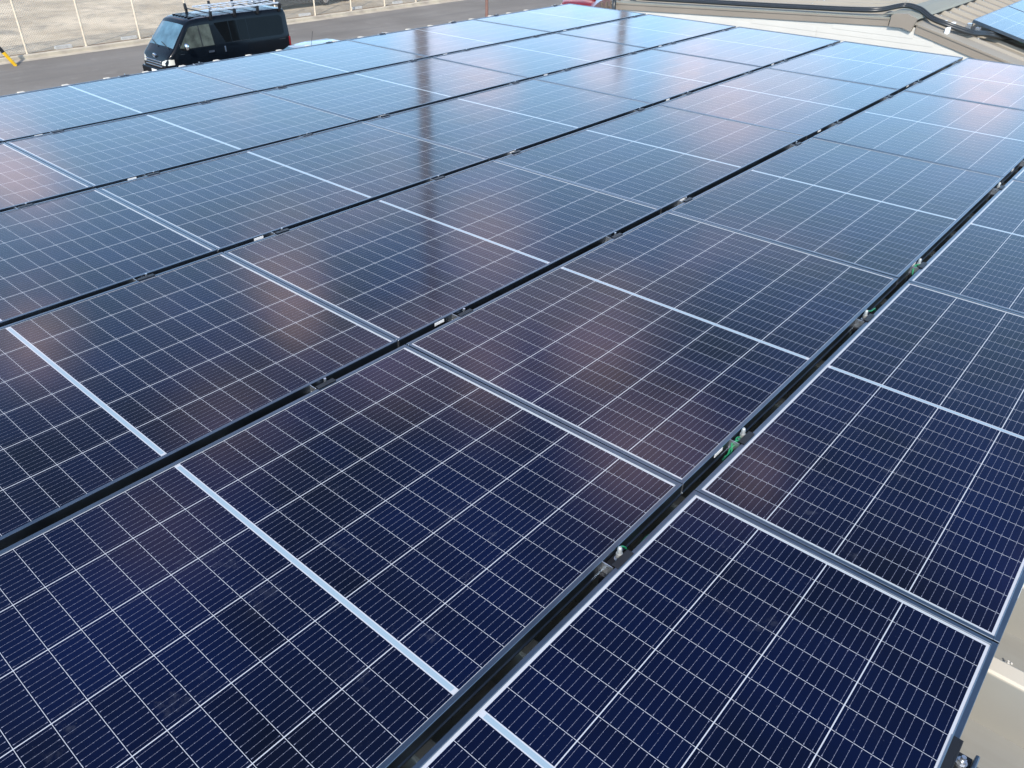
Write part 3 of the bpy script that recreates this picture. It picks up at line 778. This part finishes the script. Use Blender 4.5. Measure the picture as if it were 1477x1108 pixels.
# windscreen following the raked front
def wsgrid(x0, x1, inset, off):
    rows = []
    for i in range(7):
        x = x0 + (x1 - x0) * i / 6; top = interp(TOP, x); w = interp(WID, x) * tumble(top - .05) - inset
        rows.append([(x + off * .75, w * (j / 5 - 1), top + off * .66 - .02 * abs(j / 5 - 1) ** 4) for j in range(11)])
    return rows
g0 = wsgrid(3.80, 4.35, .09, .012); g1_ = wsgrid(3.80, 4.35, .09, .002)
b = MB(); n = 11
b.add([p for r in g0 for p in r] + [p for r in g1_ for p in r], [(i * n + j, i * n + j + 1, (i + 1) * n + j + 1, (i + 1) * n + j) for i in range(6) for j in range(10)] +
      [(77 + i * n + j, 77 + (i + 1) * n + j, 77 + (i + 1) * n + j + 1, 77 + i * n + j + 1) for i in range(6) for j in range(10)])
b.build('windscreen', M['windshield'], van, 60)
for y0, y1 in ((.55, -.02), (-.10, -.62)):
    b = MB(); b.tube([(4.41, y0, 1.155), (4.30, y1, 1.285)], .012, 6); b.build('wiper', M['rubber'], van)
b = MB()
for z, w in ((.80, .46), (.72, .48), (.64, .50)): b.cbox(4.66, 4.735, -w, w, z - .018, z + .018, .006)
b.build('grille', M['chrome'], van)
b = MB(); b.loft([[(4.705 + xx, .085 * s_ * math.cos(a), .93 + .06 * s_ * math.sin(a)) for a in [2 * PI * j / 20 for j in range(20)]] for xx, s_ in ((-.09, 1), (-.04, 1), (-.035, .8))])
b.build('emblem', M['chrome'], van, 50)
b = MB(); b.cbox(4.55, 4.75, -.80, .80, .28, .56, .03); b.build('front_bumper', M['blackpaint'], van)
b = MB(); b.box(4.752, 4.757, -.165, .165, .36, .52); b.build('number_plate', M['sticker'], van)
b = MB(); b.cbox(-.06, .10, -.80, .80, .30, .52, .03); b.build('rear_bumper', M['blackpaint'], van)
b = MB(); b.cbox(-.016, -.004, -.62, .62, 1.15, 1.72, .003); b.build('rear_window', M['glassdark'], van)
# ribs pressed in the roof
b = MB()
for y in (-.45, -.27, -.09, .09, .27, .45): b.cbox(2.95, 3.52, y - .03, y + .03, 1.94, 1.978, .006)
b.build('roof_rib', M['blackpaint'], van)
# roof rack: silver bars on black carriers
rk = empty('roof_rack', (VX, VY, GZ), PI); tag(rk, 'silver ladder-like roof rack on black feet on top of the black van', 'roof rack')
b = MB(); RX0, RX1, RZ = .12, 2.72, 2.10
for y in (-.56, .56): b.cbox(RX0, RX1, y - .022, y + .022, RZ - .02, RZ + .03, .006)
b.build('side_rail', M['alu'], rk)
for i in range(11):
    x = RX0 + .03 + (RX1 - RX0 - .06) * i / 10
    b = MB(); b.cbox(x - .016, x + .016, -.538, .538, RZ - .004, RZ + .008, .005); b.build('slat', M['alu'], rk)
b = MB(); b.cbox(RX0, RX1, -.02, .02, RZ + .017, RZ + .034, .005); b.build('centre_rail', M['alu'], rk)
for x in (2.86, 1.98, 1.10, .22):
    b = MB(); b.cbox(x - .022, x + .022, -.80, .80, 2.04, 2.07, .008); b.build('crossbar', M['black'], rk)
    for sg in (1, -1):
        b = MB(); b.prism([(sg * .70, 1.86), (sg * .755, 1.86), (sg * .80, 2.06), (sg * .80, 2.20 if sg < 0 else 2.12), (sg * .74, 2.20 if sg < 0 else 2.12), (sg * .70, 2.06)], 0, x - .032, x + .032)
        b.build('foot', M['black'], rk)

def car(name, loc, rz, paint, label, cat='car', L=3.9, W=1.62, H=1.46, kind='hatch'):
    root = empty(name, loc, rz); tag(root, label, cat)
    hw = W / 2
    # side silhouette of lower body, then cabin
    body_top = [(0, .78), (.05, .92), (.35, .98), (L - 1.25, .98), (L - .5, .90), (L - .12, .76), (L, .60)]
    wid = [(0, .80), (.15, .96), (.5, 1), (L - .6, 1), (L - .15, .90), (L, .70)]
    b = MB(); rings = []
    for x in [0, .05, .15, .35, .8, 1.4, 2, 2.5, L - 1.0, L - .6, L - .35, L - .15, L - .05, L]:
        t = interp(body_top, x); w = interp(wid, x) * hw
        pts = [(w * .93, .20), (w * .98, .30), (w, .50), (w * .995, t - .22), (w * .97, t - .10), (w * .92, t - .03), (w * .75, t + .005), (w * .3, t + .02)]
        rings.append([(x, y, z) for y, z in pts] + [(x, -y, z) for y, z in reversed(pts)])
    b.loft(rings); b.build('body', paint, root, 40)
    cab = [(.12, .97), (.22, 1.25), (.42, H - .06), (.62, H - .01), (1.5, H), (L * .57, H - .05), (L * .66, H - .22), (L * .80, .97)]
    b = MB(); rings = []
    for x in [.14, .22, .32, .42, .62, 1.0, 1.5, L * .5, L * .57, L * .61, L * .66, L * .73, L * .79]:
        t = interp(cab, x); t = max(t, .99); r = min(.1, (t - .95) * .5)
        f = 1 - (t - .95) * .24
        pts = [(hw * .97, .93), (hw * (1 - (t - r - .95) * .26) * .96, t - r), (hw * f * .93, t - r * .35), (hw * f * .84, t - .008), (hw * f * .4, t + .006)]
        rings.append([(x, y, z) for y, z in pts] + [(x, -y, z) for y, z in reversed(pts)])
    b.loft(rings); b.build('cabin', paint, root, 40)
    # glazing: proud of the cabin by a few millimetres
    def sidey(z): return hw * (1 - (z - .95) * .26) * .965 + .004
    for sg in (1, -1):
        for pp in ([(.42, 1.02), (1.28, 1.00), (1.28, H - .13), (.55, H - .14)], [(1.36, 1.00), (2.16, 1.00), (2.10, H - .14), (1.36, H - .13)], [(2.22, 1.00), (L * .755, 1.0), (L * .635, H - .23), (2.18, H - .15)]):
            b = MB(); n = len(pp); vs = [(x, sg * sidey(z), z) for x, z in pp] + [(x, sg * (sidey(z) - .02), z) for x, z in pp]
            b.add(vs, [tuple(range(n)), tuple(range(n, 2 * n))[::-1]] + [(i, (i + 1) % n, (i + 1) % n + n, i + n) for i in range(n)])
            b.build('side_window', M['glassdark'], root)
        wheel(root, .72, sg * (hw - .11), .30, .18, sg); wheel(root, L - .75, sg * (hw - .11), .30, .18, sg)
        b = MB(); b.cbox(L - .32, L - .08, min(sg * hw * .62, sg * hw * .90), max(sg * hw * .62, sg * hw * .90), .62, .76, .02); b.build('headlight', M['lens'], root)
        b = MB(); b.cbox(-.01, .14, min(sg * hw * .62, sg * hw * .90), max(sg * hw * .62, sg * hw * .90), .72, .94, .02); b.build('tail_light', M['redlens'], root)
        b = MB(); b.cbox(L * .70, L * .70 + .10, min(sg * hw, sg * (hw + .16)), max(sg * hw, sg * (hw + .16)), .96, 1.08, .02); b.build('mirror', paint, root)
    def pane(xa, za, xb, zb, wa, wb, nm):
        dx_, dz_ = xb - xa, zb - za; l = math.hypot(dx_, dz_); nx, nz = dz_ / l, -dx_ / l
        if nz < 0: nx, nz = -nx, -nz
        b = MB(); o = .012
        vs = [(xa + nx * o, -wa, za + nz * o), (xa + nx * o, wa, za + nz * o), (xb + nx * o, wb, zb + nz * o), (xb + nx * o, -wb, zb + nz * o)]
        vs += [(x - nx * .03, y, z - nz * .03) for x, y, z in vs]
        b.add(vs, [(0, 1, 2, 3), (7, 6, 5, 4), (0, 4, 5, 1), (1, 5, 6, 2), (2, 6, 7, 3), (3, 7, 4, 0)]); b.build(nm, M['windshield'], root)
    pane(L * .585, H - .085, L * .775, 1.02, hw * .72, hw * .86, 'windscreen')
    pane(.21, 1.22, .40, H - .09, hw * .80, hw * .72, 'rear_window')
    b = MB(); b.box(L - .005, L + .012, -.165, .165, .40, .56); b.build('number_plate', M['sticker'], root)
    return root
car('parked_car', (24.6 + 1.9, 36.2, GZ + .06), PI, M['greypaint'], 'dark car behind the fence just right of the van, its silver wheel showing', L=4.4, W=1.72)
car('parked_car', (30.6, 36.6, GZ + .06), PI, M['blackpaint'], 'darker car farther right behind the fence, only its lower body in view', L=3.9, W=1.65)
sv = car('parked_car', (16.0, 21.2, GZ), PI, M['silverpaint'], 'pale silver blue car behind the van, only its roof top in view', L=3.7, W=1.5, H=1.42)
b = MB(); b.tube([(1.9, .3, 1.40), (1.78, .3, 1.85)], .006, 6); b.build('antenna', M['rubber'], sv)
car('parked_car', (34.8, 24.8, GZ), math.radians(200), M['redpaint'], 'red car at the top of the photo left of the gable roof', L=4.0, W=1.65, H=1.5)
# timber posts/fence piece beside the red car
b = MB()
for i in range(6): b.cbox(i * .32, i * .32 + .12, 0, .06, 0, 1.5, .008)
b.cbox(0, 1.8, .062, .10, .55, .70, .008); b.cbox(0, 1.8, .062, .10, 1.15, 1.30, .008)
o = b.build('wooden_fence', M['brownwood'], None, None, (28.2, 19.9, GZ)); tag(o, 'short brown timber fence left of the far end of the gable roof', 'fence')
